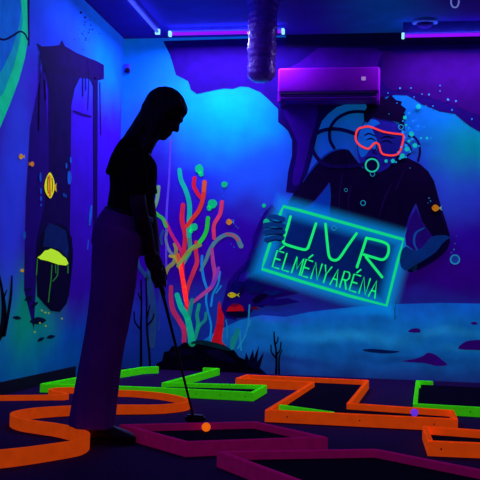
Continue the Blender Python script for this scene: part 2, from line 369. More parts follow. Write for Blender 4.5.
poly('painted_rock_mass', 'b', [(224,298),(229,291),(231,284),(237,280),(238,274),(245,268),(246,262),(253,258),(254,250),(260,247),(258,256),(263,262),(257,268),(264,276),(258,280),(262,287),(250,292),(244,288),(236,296),(230,294)], pm((30, 22, 130), .04), MB, 3, 0, label='dark blue painted rocks left of the sign')
for pts in ([(226,314),(232,309),(246,311),(250,315),(240,318)], [(252,300),(260,294),(268,295),(262,300),(256,304)]):
    poly('painted_rock', 'b', pts, pm((30, 4, 70), 0), MB, 4, 2)
for pts in ([(401,361.5),(414,359),(423,356),(428,352.5),(436,355),(442,360),(447.5,365),(436,366),(424,363)], [(458,349),(463,343),(470,340.5),(484,340),(496,344),(496,350.5),(474,350)], [(408,332),(412,328.7),(419,328.5),(420,332.6)], [(470.5,322.8),(475,321.8),(478,324),(473,324.8)]):
    poly('painted_rock', 'b', pts, pm((76, 8, 150), .15), MB, 2, 2)
poly('painted_shadow_streak', 'b', [(362,350),(372,348.8),(390,350.5),(400,351.5),(390,353.5),(372,352.6)], pm((18, 80, 140), .02), MB, 2, 2)
for pts, c in (([(240,275),(247,270),(250,276),(245,282),(238,281)],(58,22,170)), ([(254,262),(260,258),(262,266),(257,272),(252,269)],(20,40,130)), ([(247,288),(258,283),(266,286),(262,292),(250,294)],(16,30,110)), ([(230,302),(238,299),(243,303),(236,307),(229,307)],(52,10,140)), ([(262,292),(275,290),(284,292),(272,296)],(20,50,140)), ([(264,236),(270,226),(274,230),(270,242),(265,246)],(52,14,160)), ([(242,284),(246,286),(243,293),(237,295)],(20,16,90)), ([(256,250),(261,246),(262,252),(258,256)],(24,50,150)), ([(268,262),(276,268),(284,280),(272,276)],(12,60,150)), ([(252,305),(268,300),(288,298),(300,302),(276,306)],(40,14,140))):
    poly('painted_rock_facet', 'b', pts, pm(c, .08), MB, 5)
# dark mound and dark plants
poly('painted_mound', 'b', [(154,371),(157,363),(162,361),(164,352),(169,351),(172,346),(179,346.5),(184,342),(190,344),(197,341),(205,343),(210,342),(217,345),(222,344.5),(229,350),(234,350),(239,357),(246,360),(250,367),(257,369),(266,375.4)], pm((16, 8, 26), 0), MB, 5, label='black painted mound under the coral')
for pts, c in (([(168,356),(176,350),(188,349),(196,352),(182,356)],(30,10,52)), ([(204,352),(216,349),(228,355),(236,363),(220,360)],(28,14,60)), ([(176,364),(190,360),(206,363),(196,368),(180,368)],(24,8,40))): poly('painted_mound_patch', 'b', pts, pm(c, .01), MB, 6, 2)
poly('painted_moss', 'b', [(190,343),(200,340),(210,341.5),(224,345),(232,351),(220,349),(204,345)], pm((18, 80, 70), .05), MB, 6, 2)
poly('painted_grass', 'b', [(244,364),(246,352),(249,360),(253,349),(254,358),(259,345),(257,362),(264,352),(260,368),(268,375),(248,372)], pm((24, 20, 60), .01), MB, 4)
dk = pm((14, 6, 30), 0)
def plant(name, plane, branches, mat, layer, label=None, parent=None):
    bm = bmesh.new()
    for pts, w in branches: stroke_into(bm, plane, pts, w, layer)
    return obj(name, bm, mat, parent or MB, label=label)
plant('painted_black_coral', 'b', [([(276,375),(276.5,362),(276,350),(274.5,341),(274,332)],[2.6,1.4]), ([(276,358),(271.5,352),(271,345)],[1.8,1.2]), ([(276.5,355),(280,350),(281,342)],[1.8,1.2]), ([(279,375),(279,363),(279.5,356),(282,350)],[2,1.2]), ([(275,345),(277.5,341),(278,337)],[1.5,1])], dk, 5, 'black painted branching coral on the sea bed')
plant('painted_black_coral', 'b', [([(395,319),(395,310),(396,303),(398,297)],[1,.6]), ([(395,312),(393,305)],[.8,.5]), ([(396,304),(394,299)],[.8,.5])], dk, 5, 'tiny black painted twig below the sign')
plant('painted_black_coral', 'b', [([(141,366),(141,345),(141,325),(141.5,305),(141,280)],[2.6,1.5]), ([(150,367),(149,350),(147,330),(146.5,300),(146,278)],[2.4,1.4]), ([(146.5,326),(152,320),(154,314)],[1.8,1.2]), ([(141,330),(135,322),(134,312)],[1.8,1.2]), ([(147,318),(150,305)],[1.6,1]), ([(141,300),(138,293)],[1.4,1])], dk, 5, 'tall black painted coral behind the golfer')
# coral garden
C_RED, C_PINK, C_ORA, C_TEAL, C_GRN, C_OLV, C_PUR, C_CYA = (240,30,60), (225,60,130), (245,95,40), (20,200,150), (40,230,60), (130,150,110), (150,60,190), (20,150,215)
EC = .44
def coral(pts, w, c, layer, e=EC, label=None): return stroke('painted_coral_branch', 'b', pts, w, pm(c, e), MB, layer, 6, label=label)
coral([(179.5,170),(181,180),(186,191),(189.5,205),(189,222),(189,236)], [4.5,4.8], C_TEAL, 4, label='teal painted coral branch')
coral([(189,236),(190,250),(186,258),(182,265)], [4.5,4], (70,160,130), 3)
coral([(194.5,178),(194,186),(198,194),(201.5,198)], [4,4], C_RED, 4)
coral([(204.5,183),(203,198),(199,210),(192,219),(187,226)], [4.4,4.2], (245,60,45), 5, label='orange red painted coral branch')
coral([(204.5,182),(203.8,190)], [4.4,4.2], C_ORA, 6)
coral([(183,205),(182,220),(185,235),(184,250),(182,268),(184,290),(188,305)], [4.5,5,4.5,4.5,4.5,4,3.5], (235,40,70), 4, label='red painted coral trunk')
coral([(166,222),(172,235),(178,245),(182,253)], [3,4], (220,40,120), 3)
coral([(153,210),(158,215),(163,219),(166,226)], [3,3.8], (60,210,70), 3, label='green painted coral branch')
coral([(158.5,187),(157,200),(153.5,210)], [4,3.2], (120,180,120), 3)
coral([(167,228),(166,240),(169,250),(174,256)], [2.4,3], (120,140,150), 2)
coral([(208,218),(206,232),(199,243),(190,250),(184,258)], [4,4.2], C_GRN, 4, label='bright green painted coral branch')
coral([(200,245),(190,250),(183,259),(178,266)], [3.6,3.2], (150,170,70), 5)
coral([(222,202),(220,214),(214,225),(214,238)], [4,3.8], (240,60,100), 4, label='pink red painted coral branch')
coral([(241,246),(236,237),(227,234.5),(217,240),(210,250),(206,260),(201,270)], [5,4.6,4,4,4,3.5,3], (90,140,140), 3, label='grey green arching painted coral branch')
coral([(238,240),(233,235.4),(226,233.6)], [2.5,2], (190,90,110), 4)
coral([(196,242),(196,252),(197,262),(193,273),(188,287),(186,300),(188,318)], [3.6,4.2,4.4,4.4,4,3.6,3], (230,50,80), 4)
coral([(212,249),(213,262),(215,275),(212,286),(202,295),(193,302)], [3,4,4.4,4,3.6,3], (195,70,150), 4, label='mauve painted coral branch')
coral([(218.5,268),(217,276),(212,286)], [3.2,3.8], C_PUR, 5)
coral([(180,268),(176,258),(170,256)], [3.6,3], (190,170,60), 3)
coral([(164,279),(168,268),(174,262),(176,250),(174,244)], [2.4,4,4,3.6,2.4], (150,150,80), 3)
coral([(171,287),(171,298),(173,310),(179,320),(184,330),(184,342)], [4,4.6,5,5,5,4.5], (200,45,100), 4, label='pink red lower painted coral branch')
coral([(177,295),(181,307),(187,317),(190,330),(192,343)], [5,5.5,6,6.5,7.5], C_TEAL, 5, label='teal lower painted coral branch')
coral([(192,300),(190,310),(188,320)], [4,5], (30,150,140), 5)
coral([(199,305),(197,315),(198,325),(195,338)], [3.6,4], (25,160,130), 5)
coral([(206,313),(205,320),(200,325),(197,331)], [3,3.4], (25,150,140), 5)
coral([(186,300),(184,285),(181,270),(178,255)], [4.4,4], (240,100,60), 4, label='orange painted coral trunk')
coral([(202,256),(202,268),(204,280),(207,290),(206,300),(208,312),(211,325),(210,340)], [2.4,2.8,2.6,2.2,2,2,2,1.6], C_CYA, 3, label='thin cyan painted coral stem')
coral([(220,272),(218,284),(213,294),(211,306)], [2,2], C_CYA, 3)
coral([(221,286),(216,293)], [1.6,1.6], C_CYA, 3)
for pts, w in (([(163,231),(161,238),(162,244)],[3,2.4]), ([(150,268),(149,280),(152,300),(153,320),(152,345)],[6,6,7,7,6]), ([(137,258),(139,266),(148,279)],[3.6,3.4]), ([(160,265),(160,300),(159,330)],[1.2,1.2])):
    coral(pts, w, (60,120,160), 2, .08)
coral([(170.5,140),(169,180),(166.5,215),(166.2,268),(166,285)], [1.8,2.2,1.5], (110,80,230), 2, .3, 'thin pale violet painted line')
poly('painted_sponge', 'b', [(217,320),(218,306),(220,301),(221.5,310),(224,316),(223,330),(222,342),(227,347),(213,347),(211,343),(214,333)], pm((215,16,36), .45), MB, 5, 2, label='red painted upright sponge')
poly('painted_sponge', 'b', [(226.5,311.5),(229,306),(234,303.5),(239,303.6),(243,307),(244,311)], pm((200,12,30), .4), MB, 5, 1, label='red painted dome sponge')
poly('painted_sponge', 'b', [(249,309),(253,306.3),(257,307),(259,310)], pm((140,10,60), .1), MB, 5, 1)
for br in ([([(238,348),(244,338),(248,325),(249,312),(249.5,305)],[2,1.8,1.4])], [([(227,338),(227,327),(226,320)],[1,1])], [([(241,350),(240,335),(240,330)],[2,1.6])], [([(250,320),(250,326)],[1,1])]):
    plant('painted_seaweed', 'b', br, pm((30,150,190), .4), 5)
poly('painted_seaweed', 'b', [(230,348),(231,338),(234,334),(236,329),(239,328),(239,335),(236,343),(234,349)], pm((20,150,140), .4), MB, 4, 2, label='teal painted seaweed frond')
stroke('painted_seaweed', 'b', [(100,192),(99,210)], 1.4, pm((60,140,220),.08), MB, 2)
# fish
def fish(plane, c, L, h, body, fin, face=1, layer=6, label=None, stripe=None, parent=None, tail=.35):
    o = poly('painted_fish', plane, [(c[0]+face*L*.5, c[1]), (c[0]+face*L*.28, c[1]-h*.42), (c[0], c[1]-h*.5), (c[0]-face*L*.3, c[1]-h*.25), (c[0]-face*L*.4, c[1]), (c[0]-face*L*.3, c[1]+h*.25), (c[0], c[1]+h*.5), (c[0]+face*L*.28, c[1]+h*.42)], pm(body, .4), parent or MB, layer, 3, label)
    x0 = c[0]-face*L*.36
    poly('tail_fin', plane, [(x0, c[1]), (x0-face*L*tail, c[1]-h*.4), (x0-face*L*tail*.7, c[1]), (x0-face*L*tail, c[1]+h*.4)], pm(fin, .35), o, layer+1)
    if stripe:
        for q in stripe[1]: stroke('stripe', plane, q[:-1], q[-1], pm(stripe[0], .35), o, layer+2)
    blob('eye', plane, (c[0]+face*L*.3, c[1]-h*.1), max(.35, L*.06), pm((10,5,20), 0), o, layer+3)
    return o
fish('b', (229.5,222), 7, 6, (245,150,40), (60,150,230), -1, label='small orange painted fish beside the coral')
fish('b', (232.5,295), 10, 5.5, (220,200,20), (200,210,30), -1, label='yellow painted fish over the dark rocks')
fish('b', (436,208), 8.5, 6.6, (250,150,20), (140,220,200), -1, 14, 'orange painted fish on the diver\'s arm')
# bubbles
bub = lambda c, r, col=(15,220,120), e=.42, layer=4: blob('painted_bubble', 'b', c, r, pm(col, e), MB, layer)
for c, r in (((199,169),4.4),((201,174),2.6),((224.3,184.5),3.3),((212.5,204),4.6),((209,208),2.6),((194,227),3.6),((191,231),2),((264,205.5),2),((266.5,222),3.2)): bub(c, r)
for c, r in (((193,164),.7),((218,178.5),.8),((223,196),.8),((207,209),1),((239,169.5),.7),((233,220),.9),((236,226),.8),((262,214.5),.8),((234,247),.8),((231,244),.6),((238,228),.7),((213,199),.6)): bub(c, r, (30,120,235), .15)
for c, r in (((418.5,106.5),2.4),((411.5,134),2.6),((415,145.5),2.3),((407,149),2.4),((402.5,156),2.6),((393,161),2),((406,125),1.2),((405,117.5),2),((386,161),1.6),((427,138),1.3),((421,138),1),((409,141),1.5)): bub(c, r, (20,200,170), .6, 16)
for c, r in (((400,88),.9),((411,88),.7),((429,94.5),.9),((448,99.5),1),((456,101),.9),((452,110),.7),((440,91),.6),((414,97),.6),((422,94),.6),((433,106),.7),((426,105.5),.5),((388,93),.7),((440,85.5),.6),((472,119),.7),((401,147),.9),((398,152),.8),((417,130),.6),((431,138),.7),((438,152.5),.6),((410,168),.5),((397,103),.5),((389,114),.5),((416,120),.6),((406,157),1),((424,127),.6),((403,132),1.5),((409,128),1.1),((412,139),1.4),((405,137.5),.9),((400,158.5),1.3),((396,162),1),((410,151.5),1.3),((413,121),1),((409,113),1.1),((418,126),1),((406,145.5),1.5),((419,146),.9),((403,121),.9)): bub(c, r, (30,160,225), .5, 16)
for c, r, w in (((401,127),2.4,.8),((455,259.5),4.4,1.3),((372.5,174),2.2,.6),((363,203),2.4,.7),((334,228),2.3,.7),((346,190),1.6,.4)): ring('painted_bubble', 'b', c, r, w, pm((40,170,200), .45), MB, 15)
blob('painted_bubble', 'b', (455,259.5), 3.9, pm((50,110,215), .12), MB, 5)
for c, r in (((454,249.5),.8),((451.5,252.5),.6),((455,243.5),.5),((429,198),.8),((430.5,201),.7),((428,203),.5),((456.5,236),.4)): bub(c, r, (40,170,210), .2, 15)

# the diver
DV = poly('painted_diver', 'b', [(349,150),(340,149),(331,151),(322,157),(313,167),(303,180),(294,193),(286,206),(279,219),(271,232),(276,243),(284,238),(291,226),(302,210),(314,201),(322,192),(329.5,182),(331,195),(329,220),(332,250),(345,262),(375,268),(396,262),(402,240),(409,217),(414,206),(416,203),(422,221),(432,236),(441,240),(449.5,243),(450,236),(446,222),(440,203),(434,181),(428,171),(420,164),(408,158),(398,155),(390,165),(376,172),(362,168)],
     pm((34, 2, 62), .01), MB, 6, label='painted scuba diver in a dark wetsuit holding the glowing sign')
poly('face', 'b', [(366,119),(374,116),(386,118),(397,124),(403,134),(402,147),(397,156),(390,166),(380,172),(369,172),(362,166),(358,155),(357,143),(360,130)], pm((46, 40, 170), .12), DV, 8, 2)
poly('face_highlight', 'b', [(362,127),(368,120),(376,120),(380,124),(372,128),(377,140),(377,150),(371,148),(366,155),(361,157),(358,148),(358,137)], pm((20, 120, 225), .25), DV, 9, 2, label='blue lit side of the face')
for pts, w in (([(364.5,135.5),(369,133.5),(375,136)],[1,1.6,1]), ([(381,138),(387,136.5),(394,138)],[1,1.5,1]), ([(366.5,140),(371,138.4),(376,141)],[.7,1.6,.7]), ([(382,142),(387,140.6),(392,143)],[.7,1.4,.7]), ([(377,142),(376,149),(373,152),(377,153.5)],[.8,1.2,.8]), ([(366,158.5),(370,157),(377,158)],[1,1.2,1])):
    stroke('face_line', 'b', pts, w, pm((14, 6, 60), 0), DV, 10)
poly('hair', 'b', [(364,121),(363.5,113),(367,107),(365.5,103.5),(371,103.5),(373,99),(378,101),(382,95.5),(386,99),(391,95),(396,100),(402,101.5),(401,105),(406.5,109),(404,113),(407,118),(404,122),(405,131),(401,129),(399,122.5),(393,121),(386,119.5),(379,118.5),(372,117),(368,123)], pm((26, 2, 54), 0), DV, 13, label='dark violet spiky hair')
poly('mask_lens', 'b', [(357,138),(359,130),(369,128),(383,133),(402,136),(399,151),(392,154),(384,153),(378,143),(369,148),(360,144)], pm((34, 40, 150), .12), DV, 8.5, 2)
stroke('diving_mask', 'b', [(356,134),(358.5,129),(364,127),(370,126.8),(383,131.5),(394,133.5),(402,134.4),(403.6,137),(402.5,143),(400,151),(396.5,154.5),(391,155.4),(383.5,154.3),(380.6,151),(379,145),(376,142.8),(373,144.6),(369,148.6),(364,147.5),(359,144.5),(356,140)], 1.9, glow('fluorescent_red_paint', lin(255, 60, 50), .95), DV, 12, 4, True, label='glowing red outline of the diving mask')
ring('regulator', 'b', (372,165.3), 6.4, 1.5, glow('fluorescent_green_blue_paint', lin(30, 215, 165), .75), DV, 12, label='glowing green ring of the regulator')
blob('regulator_face', 'b', (372,165.3), 5.8, pm((20, 20, 80), .01), DV, 11, .02)
hs = pm((44, 6, 100), .01)
for pts, w in (([(366,112),(356,111.5),(346,113.5),(336,119.5),(330,129),(330,140),(334,148)],[3.2,3.2]), ([(356,134),(343,130),(331,129),(320,131.5),(313.5,137),(311.5,145),(314,153),(320,161),(328,165.5),(342,166.5),(356,165.5),(366,164)],[3.8,3.8]), ([(409,136),(414,137),(418.5,143),(420,152),(418,161)],[2.4,2.4]), ([(405,142),(410,146),(411,152),(406,157)],[1.6,1.6])):
    stroke('air_hose', 'b', pts, w, hs, DV, 10, label='dark violet air hose')
stroke('shoulder_highlight', 'b', [(303,182),(311,170),(320,160),(329,153),(338,149.5),(347,149)], [.8,2,2,1.6,.6], pm((30, 70, 190), .08), DV, 8, label='blue edge along the shoulder')
for pts, w in (([(437,200),(441,212),(445,224)],[.5,1.2,.5]), ([(352,185),(348,200),(350,215)],[1,1.6,.8]), ([(392,183),(384,200),(379,216)],[.8,1.8,.8]), ([(404,170),(396,190)],[.6,1.2]), ([(343,172),(340,190),(339,210)],[.8,1.4,.6])): stroke('suit_seam', 'b', pts, w, pm((58, 12, 100), .05), DV, 8)
stroke('suit_seam', 'b', [(346,151),(349,160),(349,172)], [1,.6], pm((44, 20, 100), .02), DV, 8)
poly('armpit_water', 'b', [(303,213),(314,203),(324,192),(330,184),(331,196),(329,218),(318,216)], pm((20, 105, 215), .06), DV, 7, 1, label='blue water between arm and chest')
HB = pm((14, 82, 140), .2); HD = pm((10, 24, 70), .01)
for a, b in (((283,219.5),(268,217)), ((283,226),(265,225)), ((283,232),(264.5,232.5)), ((282,238),(266,240))):
    stroke('finger', 'b', [a, ((a[0]+b[0])/2, (a[1]+b[1])/2-1.2), b], [5.4,5,4.4], HB, DV, 15); stroke('finger_line', 'b', [(a[0]-1, a[1]+2.6), ((a[0]+b[0])/2, a[1]+2.2), (b[0]+1, b[1]+2.8)], [1.6,1], HD, DV, 16)
poly('forearm', 'b', [(450,237),(448,247),(440,256),(428,264),(416,270),(408,271),(401,267),(400,254),(406,246),(412,250),(422,248),(430,238),(440,235)], pm((16, 76, 150), .15), DV, 14, 2, label='blue lit forearm and hand behind the sign edge')
poly('forearm_shade', 'b', [(450,238),(448,248),(440,257),(426,266),(412,272),(408,270),(424,260),(436,252),(442,244)], pm((26, 8, 70), .01), DV, 15, 2)
poly('armpit_patch', 'b', [(416,208),(423,224),(431,236),(424,247),(414,250),(406,245),(405,236),(410,219)], pm((62, 20, 150), .1), DV, 13.5, 1)
stroke('wrist_strap', 'b', [(424,228),(416,233),(414,242),(417,250)], [1.6,2.4,1.6], pm((24, 110, 200), .2), DV, 15, label='bright blue wrist strap')
for k in range(4): stroke('finger', 'b', [(403+k, 255+k*4), (411+k, 257+k*4), (418-k, 261+k*3)], [4,4,3], pm((18, 80, 150), .12), DV, 15)
# the sign in the diver's hands
TL, TR, BR, BL = np.array((284,206.5)), np.array((403.5,240)), np.array((386.5,306)), np.array((262,269))
def sb(u, v): return tuple((TL*(1-u)+TR*u)*(1-v)+(BL*(1-u)+BR*u)*v)
sm = sprayed('sign_board_paint', [(0, lin(8, 60, 120)), (3, lin(8, 60, 130))], [], e=.05)
SB = poly('painted_sign', 'b', [tuple(TL), tuple(TR), tuple(BR), tuple(BL)], pm((8, 58, 130), .16), MB, 11, label='tilted dark blue sign board lettered in glowing green, held by the painted diver')
neon = glow('fluorescent_green_paint', lin(20, 245, 120), .85); neon2 = glow('fluorescent_green_frame_paint', lin(10, 220, 135), .85)
halo = pm((10, 120, 150), .25)
def painted_glow(name, pts, half, c, e, parent, layer):
    """airbrushed glow, put into the paint, that thins out from the line to nothing at half (pixels) on either side"""
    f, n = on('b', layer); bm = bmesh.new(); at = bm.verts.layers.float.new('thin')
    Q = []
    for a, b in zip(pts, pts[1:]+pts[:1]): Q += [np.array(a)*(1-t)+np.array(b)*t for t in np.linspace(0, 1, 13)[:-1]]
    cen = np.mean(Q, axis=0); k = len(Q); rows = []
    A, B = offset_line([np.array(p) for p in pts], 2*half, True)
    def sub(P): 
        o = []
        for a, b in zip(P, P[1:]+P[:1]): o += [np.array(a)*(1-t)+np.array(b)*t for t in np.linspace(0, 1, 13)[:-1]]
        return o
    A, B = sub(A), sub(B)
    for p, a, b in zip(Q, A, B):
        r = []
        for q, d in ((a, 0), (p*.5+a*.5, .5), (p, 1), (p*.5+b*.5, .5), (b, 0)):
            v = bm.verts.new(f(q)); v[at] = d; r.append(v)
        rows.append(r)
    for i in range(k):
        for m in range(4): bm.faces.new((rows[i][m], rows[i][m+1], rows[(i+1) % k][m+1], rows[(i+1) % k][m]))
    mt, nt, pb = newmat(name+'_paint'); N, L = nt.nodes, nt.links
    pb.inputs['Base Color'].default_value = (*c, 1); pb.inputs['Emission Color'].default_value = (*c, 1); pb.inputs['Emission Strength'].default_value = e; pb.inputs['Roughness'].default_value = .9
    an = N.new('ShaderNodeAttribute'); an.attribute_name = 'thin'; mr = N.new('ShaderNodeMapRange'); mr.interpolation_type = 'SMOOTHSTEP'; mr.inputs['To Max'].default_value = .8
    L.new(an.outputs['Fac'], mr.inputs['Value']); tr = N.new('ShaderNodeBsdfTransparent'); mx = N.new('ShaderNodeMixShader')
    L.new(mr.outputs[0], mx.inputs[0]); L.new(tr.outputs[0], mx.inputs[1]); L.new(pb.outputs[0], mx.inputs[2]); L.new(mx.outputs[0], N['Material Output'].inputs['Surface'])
    return obj(name, bm, mt, parent, True, 'soft blue painted glow around the sign frame')

stroke('frame_line', 'b', [(280,214.5),(283.5,206.5),(300,210.5),(343,222.5),(403.5,239.5),(398,260),(386.5,305.5),(350,296),(300,281),(262,269),(265,259),(270,243.5)], 3.1, neon2, SB, 14, 1, label='glowing green frame line')
def letter(name, strokes, w, layer=14):
    bm = bmesh.new()
    for s in strokes: stroke_into(bm, 'b', s, w, layer, 3)
    return obj(name, bm, neon, SB)
letter('letter_u', [[(290.5,216.5),(287,229),(283.5,240),(284.5,243.5),(289,245.5),(303,249.5),(307,248.6),(309,245),(316,223.5)]], 2.7)
letter('letter_v', [[(325.5,224),(327,240),(328.6,254),(330.5,258.5),(333.6,260.2),(337.5,259.6),(341,256),(348,245.5),(356.5,233.5)]], 2.7)
letter('letter_r', [[(366.5,238),(362,252),(357,267)], [(366.5,238),(376,240),(385,242.8),(388.6,246.5),(387.8,254.5),(383,259.6),(374,257.6),(364,254.6)], [(366,257),(374,267),(382,277)]], 2.7)
GL = {'E': [[(1,1),(0,1),(0,0),(1,0)], [(0,.52),(.8,.52)]], 'L': [[(0,1),(0,0),(1,0)]], 'M': [[(0,0),(.08,1),(.5,.3),(.92,1),(1,0)]], 'N': [[(0,0),(0,1),(1,0),(1,1)]], 'Y': [[(0,1),(.5,.5),(1,1)], [(.5,.5),(.5,0)]],
      'A': [[(0,0),(.5,1),(1,0)], [(.22,.38),(.78,.38)]], 'R': [[(0,0),(0,1),(.7,1),(.95,.85),(.95,.66),(.7,.5),(0,.5)], [(.45,.5),(1,0)]], "'": [[(.35,1.13),(.75,1.36)]]}
o0 = np.array((271.3,266.5)); du = np.array((9.62, 2.93)); dv = np.array((5.0, -16.2))
for i, ch in enumerate(['E\'', 'L', 'M', 'E\'', 'N', 'Y', 'A', 'R', 'E\'', 'N', 'A']):
    bm = bmesh.new()
    for c in ch:
        for s in GL[c]: 
            w = .66 if ch[0] not in 'M' else .82
            stroke_into(bm, 'b', [tuple(o0+du*(i+.1+w*x)+dv*y) for x, y in s], 1.55, 14, 1)
    obj('letter_'+ch[0].lower(), bm, neon, SB)

# left wall mural
cl = LEFT(50, 200)
ML = thing('wall_mural', (0, float(cl[1]), 0), 'painted ruined archway with fish and treasure chest covering the left wall', 'mural')
RU = pm((36, 2, 84), .01); RU2 = pm((58, 6, 140), .02)
poly('painted_light_curtain', 'l', [(-12,-10),(27,-10),(27,2),(27.5,22),(28,38),(25,58),(19,80),(10,104),(0,128),(-12,150)], pm((10, 110, 225), .4), ML, 1, label='blue green curved painted sail at the upper left')
poly('painted_light_curtain', 'l', [(20,-8),(27,-8),(28,40),(25,58),(19,80),(10,104),(0,128),(-10,146),(-10,110),(4,92),(14,66),(20,42),(23,20)], pm((10, 215, 150), .45), ML, 2, label='green glowing edge of the painted sail')
poly('painted_light_curtain', 'l', [(24,-8),(27,-8),(28,40),(25,58),(19,80),(10,104),(0,128),(-10,146),(-10,84),(2,70),(12,50),(19,26)], pm((6, 165, 190), .42), ML, 1.5, label='teal middle of the painted sail')
stroke('painted_crack', 'l', [(-4,38),(5,39.5),(14,35),(20,31.5),(25,34),(28,40)], [2.4,1.4], pm((16, 10, 110), 0), ML, 3)
stroke('painted_crack', 'l', [(28.6,-8),(28.6,20),(29,45)], [2.4,1.2], pm((20, 16, 110), 0), ML, 3)
poly('painted_wall_shade', 'l', [(30,128),(44,60),(48,130),(48,200),(38,240),(34,330),(24,290),(26,200)], RU2, ML, 1, label='purple painted wall left of the arch')
poly('painted_ruin', 'l', [(37,43),(42,46.5),(52,46),(60,45),(62,40),(65,46),(77,53),(89,58),(97,61),(104,65),(104,79),(98,80.5),(97.6,150),(97,262),(94,262),(93.4,150),(93,86),(90,79),(85,76.5),(80,78),(75,88),(71.5,105),(71,130),(70.5,180),(70,235),(73,248),(73,262),(69,296),(60,311),(48,306),(38,290),(36,258),(37,240),(45,205),(49,170),(49,130),(49,90),(46,75),(42,64),(40,52)], RU, ML, 3, label='dark purple painted ruined arch')
poly('painted_lintel', 'l', [(44,64),(60,66),(80,70),(92,73),(104,74),(104,79),(92,79),(80,77.5),(62,74),(46,73)], pm((36, 2, 78), 0), ML, 4)
for pts, w in (([(40,55),(40,90),(39,130)],1.2), ([(45,80),(46,100)],1.2), ([(100,82),(100.5,110),(101,135)],.8), ([(83,78),(83,96)],1), ([(86,78),(86,90)],.9), ([(74,111),(82,114),(91,116.5)],1.6), ([(88,60),(89,80),(88,110)],.7)):
    stroke('painted_drip', 'l', pts, w, RU, ML, 5)
stroke('painted_column_line', 'l', [(95,79),(95.5,150),(94.5,250)], 3, pm((34, 2, 84), 0), ML, 4)
for k in range(26): blob('painted_speck', 'l', (84+random.gauss(0,5), 32+random.gauss(0,8)), random.uniform(.25,.8), pm((14,50,150), .02), ML, 2, .3)
for c, r in (((81,12.5),1.2),((85,17.5),1)): blob('painted_speck', 'l', c, r, RU, ML, 2)
poly('painted_chest_arch', 'l', [(37,292),(36.5,262),(38,245),(42,233),(48,225),(58,223),(67,227),(72,238),(72.5,255),(70,285),(67,303),(60,312),(51,311),(43,303)], pm((16, 4, 52), 0), ML, 4, 1, label='black niche around the chest')
CH = poly('painted_chest', 'l', [(38.5,260),(45,253),(56,255),(68,262),(68,296),(60,312),(48,308),(37,296)], pm((22, 6, 52), .005), ML, 5, label='dark painted treasure chest with glowing yellow green inside')
poly('lid', 'l', [(43,247),(45,230),(49,223),(58,226),(66,231),(68.5,247),(68,258),(58,249),(48,247)], pm((22, 60, 110), .02), CH, 6, label='dark teal lid')
poly('treasure', 'l', [(37.5,257.5),(41,255),(45,250.5),(48,250),(51,248.5),(55,250),(59,252),(63,256),(66,258),(68.5,263.5),(66,265.5),(58,264.5),(48,261),(41,259.5)], glow('fluorescent_yellow_green_paint', lin(175, 225, 8), .9), CH, 7, label='glowing yellow green treasure')
gg = pm((60, 170, 60), .2)
for pts in ([(52,265),(51,280),(49.5,292),(48.5,302)], [(58,265),(57.5,275),(53,281)], [(55.5,265),(56,273)], [(37.5,259),(36.5,275)], [(68,264),(68,273)]): stroke('glowing_drip', 'l', pts, .9, gg, CH, 7)
FY1 = poly('painted_fish', 'l', [(44.6,186),(46,179),(49.5,172.5),(52,175),(54,180),(54.6,186),(53.8,192),(51,198),(48.5,197),(45.6,192)], pm((235,235,20), .6), ML, 8, 3, label='tall yellow painted fish with orange stripe')
stroke('stripe', 'l', [(49.5,176),(49.6,186),(50,196)], 2.2, pm((250,140,20), .42), FY1, 9); stroke('stripe', 'l', [(48,177),(47.5,186),(48.3,193)], .7, pm((80,40,20), .02), FY1, 10); stroke('stripe', 'l', [(52,178),(52.5,186),(52,192)], .7, pm((80,40,20), .02), FY1, 10)
poly('tail_fin', 'l', [(54,186.5),(56.6,183),(56.2,187),(56.8,192),(54,189)], pm((235,190,30), .42), FY1, 9)
fish('l', (21.5,156.5), 5, 5.4, (240,170,30), (230,200,60), -1, 8, 'small orange painted fish high on the left wall', parent=ML)
fish('l', (32,164), 4.6, 5, (235,140,40), (240,150,40), 1, 8, 'small orange painted fish left of the archway', parent=ML)
fish('l', (22.5,270.5), 3.2, 3.6, (220,170,40), (210,190,40), 1, 8, 'tiny yellow painted fish near the chest', parent=ML)
CB = pm((30,120,215), .14)
for c, rx, ry in (((40.6,177),1,4.6),((41,191),.9,3),((41,198.5),.9,2.4),((41.2,205),.7,1.2),((69.4,177.5),2.1,7),((70.8,160),1,3.2),((66.5,165.5),.9,2.8),((24.5,235),1.4,4.2),((23.5,278),.6,1.6),((64,195),.6,2),((66,196),.5,1.8)): blob('painted_bubble', 'l', c, rx, CB, ML, 8, .08, ry=ry)
stroke('painted_drip', 'l', [(91.5,206),(90.5,215),(89.5,225)], [1.6,2.6,1.4], CB, ML, 6); stroke('painted_drip', 'l', [(88.5,240),(87.5,249)], [.8,1.2], CB, ML, 6)
LF = pm((10, 40, 70), .01)
for c, a, L in (((29,298.5),-.4,10),((35,304.5),-.6,8),((38,321),-.1,17),((41,339.5),-.5,8),((51,337),-.2,9),((17,318),.1,9),((29,289),-.3,6)):
    d = np.array((math.cos(a), math.sin(a))); nn = np.array((-d[1], d[0])); c = np.array(c)
    poly('painted_leaf', 'l', [tuple(c-d*L/2), tuple(c+nn*L*.2), tuple(c+d*L/2), tuple(c-nn*L*.24)], LF, ML, 6, 3)
for c in ((42,310.5),(45.5,312.5),(49,313),(46,326),(35,332),(62,318.5),(40,323)): blob('painted_berry', 'l', c, .9, pm((170,200,40), .3), ML, 7)
plant('painted_black_coral', 'l', [([(-6,345),(2,330),(4,310),(2,290),(-2,270)],[7,6,5,3,2]), ([(4,335),(8,315),(11,295),(12,276)],[4,3,2.6,1.4]), ([(3,300),(7,290)],[2,1])], dk, 5, 'black painted coral at the left edge', ML)

